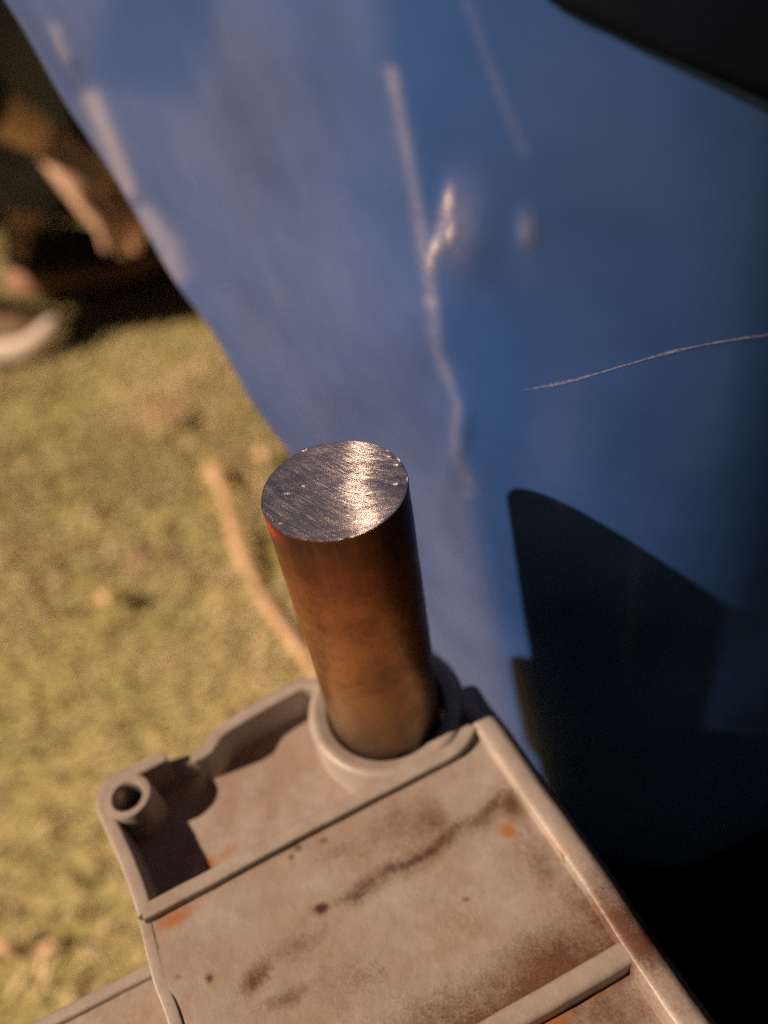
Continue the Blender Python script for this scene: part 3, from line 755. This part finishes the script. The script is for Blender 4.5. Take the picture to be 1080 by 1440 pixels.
parts_ += [ball(hc + ff * .10 - hd * .012, ax, (.018, .014, .024)), ball(hc + ff * .088 - hd * .052, ax, (.010, .026, .009)), ball(hc + sd_ * .088, ax, (.018, .010, .03)), ball(hc - sd_ * .088, ax, (.018, .010, .03)), ball(hc + ff * .02 + hd * .0, ax, (.088, .075, .115))]
person = empty('person', (-.57, 1.12, 0), 'person in grey trousers crouching on the lawn, bare forearm reaching down, pale soled shoe', 'person')
link('body', join(parts_, 'body'), M_SKIN, person)
for s in (-1, 1): link('eye', ball(hc + ff * .095 + hd * .015 + sd_ * .032 * s, ax, (.012, .013, .010)), M_EYE, person)
hair = []
Vh = []
for i in range(13):
    for j in range(28):
        t, p = .62 * math.pi * i / 12, 2 * math.pi * j / 28
        w_ = 1 + .05 * math.sin(j * 5.1 + i)
        tt = t * (.72 if math.cos(p) > .3 else 1.0)
        Vh.append(hc + ff * .005 + ff * .104 * math.sin(tt) * math.cos(p) * w_ + sd_ * .092 * math.sin(tt) * math.sin(p) * w_ + hd * .128 * math.cos(tt) * w_)
link('hair', mesh_np('hair', Vh, grid_faces(13, 28, True)), M_HAIR, person)
g_ = .022
tr = [[(pelvis - v3(0, 0, .01), .105 + g_), (lerp(pelvis, spine, .6), .102 + g_)],
      limb(hR, nR_, lerp(nR_, aR, .93), (.09 + g_, .082 + g_, .060 + g_, .062 + g_, .050 + g_), 0), limb(hL, nL_, lerp(nL_, aL, .93), (.09 + g_, .082 + g_, .060 + g_, .062 + g_, .050 + g_), 0)]
link('trousers', skin_mesh('trousers', tr), M_TROUSER, person)
jk = [[(lerp(pelvis, spine, .3), .122), (spine, .122), (chest, .134), (lerp(chest, neck, .75), .075)],
      [2, (sR, .068), (lerp(sR, eR, .5), .060), (eR, .054), (lerp(eR, wR, .5), .048), (lerp(eR, wR, .82), .042)], [2, (sL, .068), (lerp(sL, eL, .5), .060), (eL, .054), (lerp(eL, wL, .8), .042)]]
link('jacket', skin_mesh('jacket', jk), M_JACKET, person)
def shoe(ank, f, m_up, m_mid, tall):
    f = f / np.linalg.norm(f); s = np.cross(v3(0, 0, 1), f); heel = v3(ank[0], ank[1], 0) - f * .065; L = .295; n = 28
    def outline(t): return .050 * (1 - abs(2 * t - 1) ** 3.2) ** .5 * (.82 + .32 * t - .02 * math.cos(6 * t)) + .0005
    def loft(name, zs, mat, par):
        V = []
        for z, ins in zs:
            for j in range(2 * n):
                t = j / n if j < n else 2 - j / n; sg = 1 if j < n else -1
                t2 = .5 - .5 * math.cos(math.pi * min(max(t, 0), 1))
                rock = .012 * max(0, (t2 - .75) / .25) ** 2
                V.append(heel + f * (L * t2 + (.5 - t2) * 2 * ins) + s * sg * max(outline(t2) - ins, .0004) + v3(0, 0, z + rock))
        V = np.array(V); me = mesh_np(name, V, grid_faces(len(zs), 2 * n, True))
        bm = bmesh.new(); bm.from_mesh(me); bm.verts.ensure_lookup_table()
        for b0 in (0, (len(zs) - 1) * 2 * n): 
            try: bm.faces.new([bm.verts[b0 + q] for q in range(2 * n)])
            except ValueError: pass
        bmesh.ops.recalc_face_normals(bm, faces=bm.faces[:]); bm.to_mesh(me); bm.free()
        return autosmooth(link(name, me, mat, par), 50)
    # upper: stations along the foot, each an arch
    st, V = 26, []
    for i in range(st + 1):
        t = i / st; w = max(outline(t) - .003, .0006)
        h = tall + .052 * (1 - t) ** 1.2 * 1.15 + .034 * math.sin(math.pi * min(1, t * 1.02)) ** .6
        if t < .04: h = tall + .03
        if t > .8: h = tall + (h - tall) * math.sqrt(max(0, 1 - ((t - .8) / .2) ** 2)) + .002
        for j in range(15):
            p = math.pi * j / 14
            V.append(heel + f * L * (.012 + .976 * t) + s * w * math.cos(p) * (1 - .12 * math.sin(p)) + v3(0, 0, tall - .012 + (h - tall + .012) * math.sin(p) ** .75))
    up = link('sneaker', mesh_np('sneaker', V, grid_faces(st + 1, 15)), m_up, person)
    loft('outsole', [(.0, .004), (.004, .0), (.012, -.001), (.013, .001)], M_OUT, up)
    loft('midsole', [(.0132, .002), (.0145, -.002), (.022, -.004), (tall - .006, -.002), (tall + .002, .003), (tall + .003, .010)], m_mid, up)
    for q in range(4):
        c0 = heel + f * (.115 + q * .022) + v3(0, 0, tall + .066 - q * .008)
        link('lace', skin_mesh('lace', [[(c0 - s * .022 - v3(0, 0, .006), .0028), (c0 + v3(0, 0, .003), .0030), (c0 + s * .022 - v3(0, 0, .006), .0028)]], 1), M_MID, up)
shoe(aR, fR, M_UP, M_MID, .044)
shoe(aL, fL, M_UP2, M_BROWN, .050)

# ------------------------------------------------------------------ black bag shape added to fill the dark area behind the person
M_FILLER = simple('filler_black', (.008, .007, .007), .9, .3, 50, .0015, 500, Specular_IOR_Level=.15)
bag = empty('filler_bag', (-.72, 1.72, 0), 'black bag shape added to fill the dark area behind the crouching person', 'bag')
V = []; nb = 30; Lb = .82
for i in range(nb + 1):
    t = i / nb; k_ = (1 - abs(2 * t - 1) ** 7) ** .4
    for j in range(28):
        p = 2 * math.pi * j / 28; cx, cz = math.cos(p), math.sin(p)
        wy = .17 * math.copysign(abs(cx) ** .6, cx) * (.25 + .75 * k_); wz = .21 + .21 * math.copysign(abs(cz) ** .6, cz) * (.3 + .7 * k_) - .21 * (.7 - .7 * k_)
        sag = .012 * math.sin(t * 19 + cx * 3) * max(0, cz)
        V.append((-.72 + (t - .5) * Lb + .10 * wy, 1.72 + wy - .12 * (t - .5), max(.0, wz + sag)))
bme = mesh_np('bag_body', V, grid_faces(nb + 1, 28, True)); bm = bmesh.new(); bm.from_mesh(bme); bm.verts.ensure_lookup_table()
for b0 in (0, nb * 28): bm.faces.new([bm.verts[b0 + q] for q in range(28)])
bmesh.ops.recalc_face_normals(bm, faces=bm.faces[:]); bm.to_mesh(bme); bm.free()
link('bag_body', bme, M_FILLER, bag)
for sy in (-1, 1):
    pts = [v3(-.72 + .16 * math.cos(a_) , 1.72 + sy * (.10 + .05 * math.sin(a_)), .40 + .12 * math.sin(a_)) for a_ in np.linspace(0, math.pi, 9)]
    link('filler_bag_handle', skin_mesh('filler_bag_handle', [[(q, (.014, .006)) for q in pts]], 1), M_FILLER, bag)
link('zip', skin_mesh('zip', [[(v3(-.72 + x, 1.72 - .12 * x / Lb, .424), (.007, .003)) for x in np.linspace(-.3, .3, 8)]], 1), M_UP, bag)  # zip strip of the added filler bag
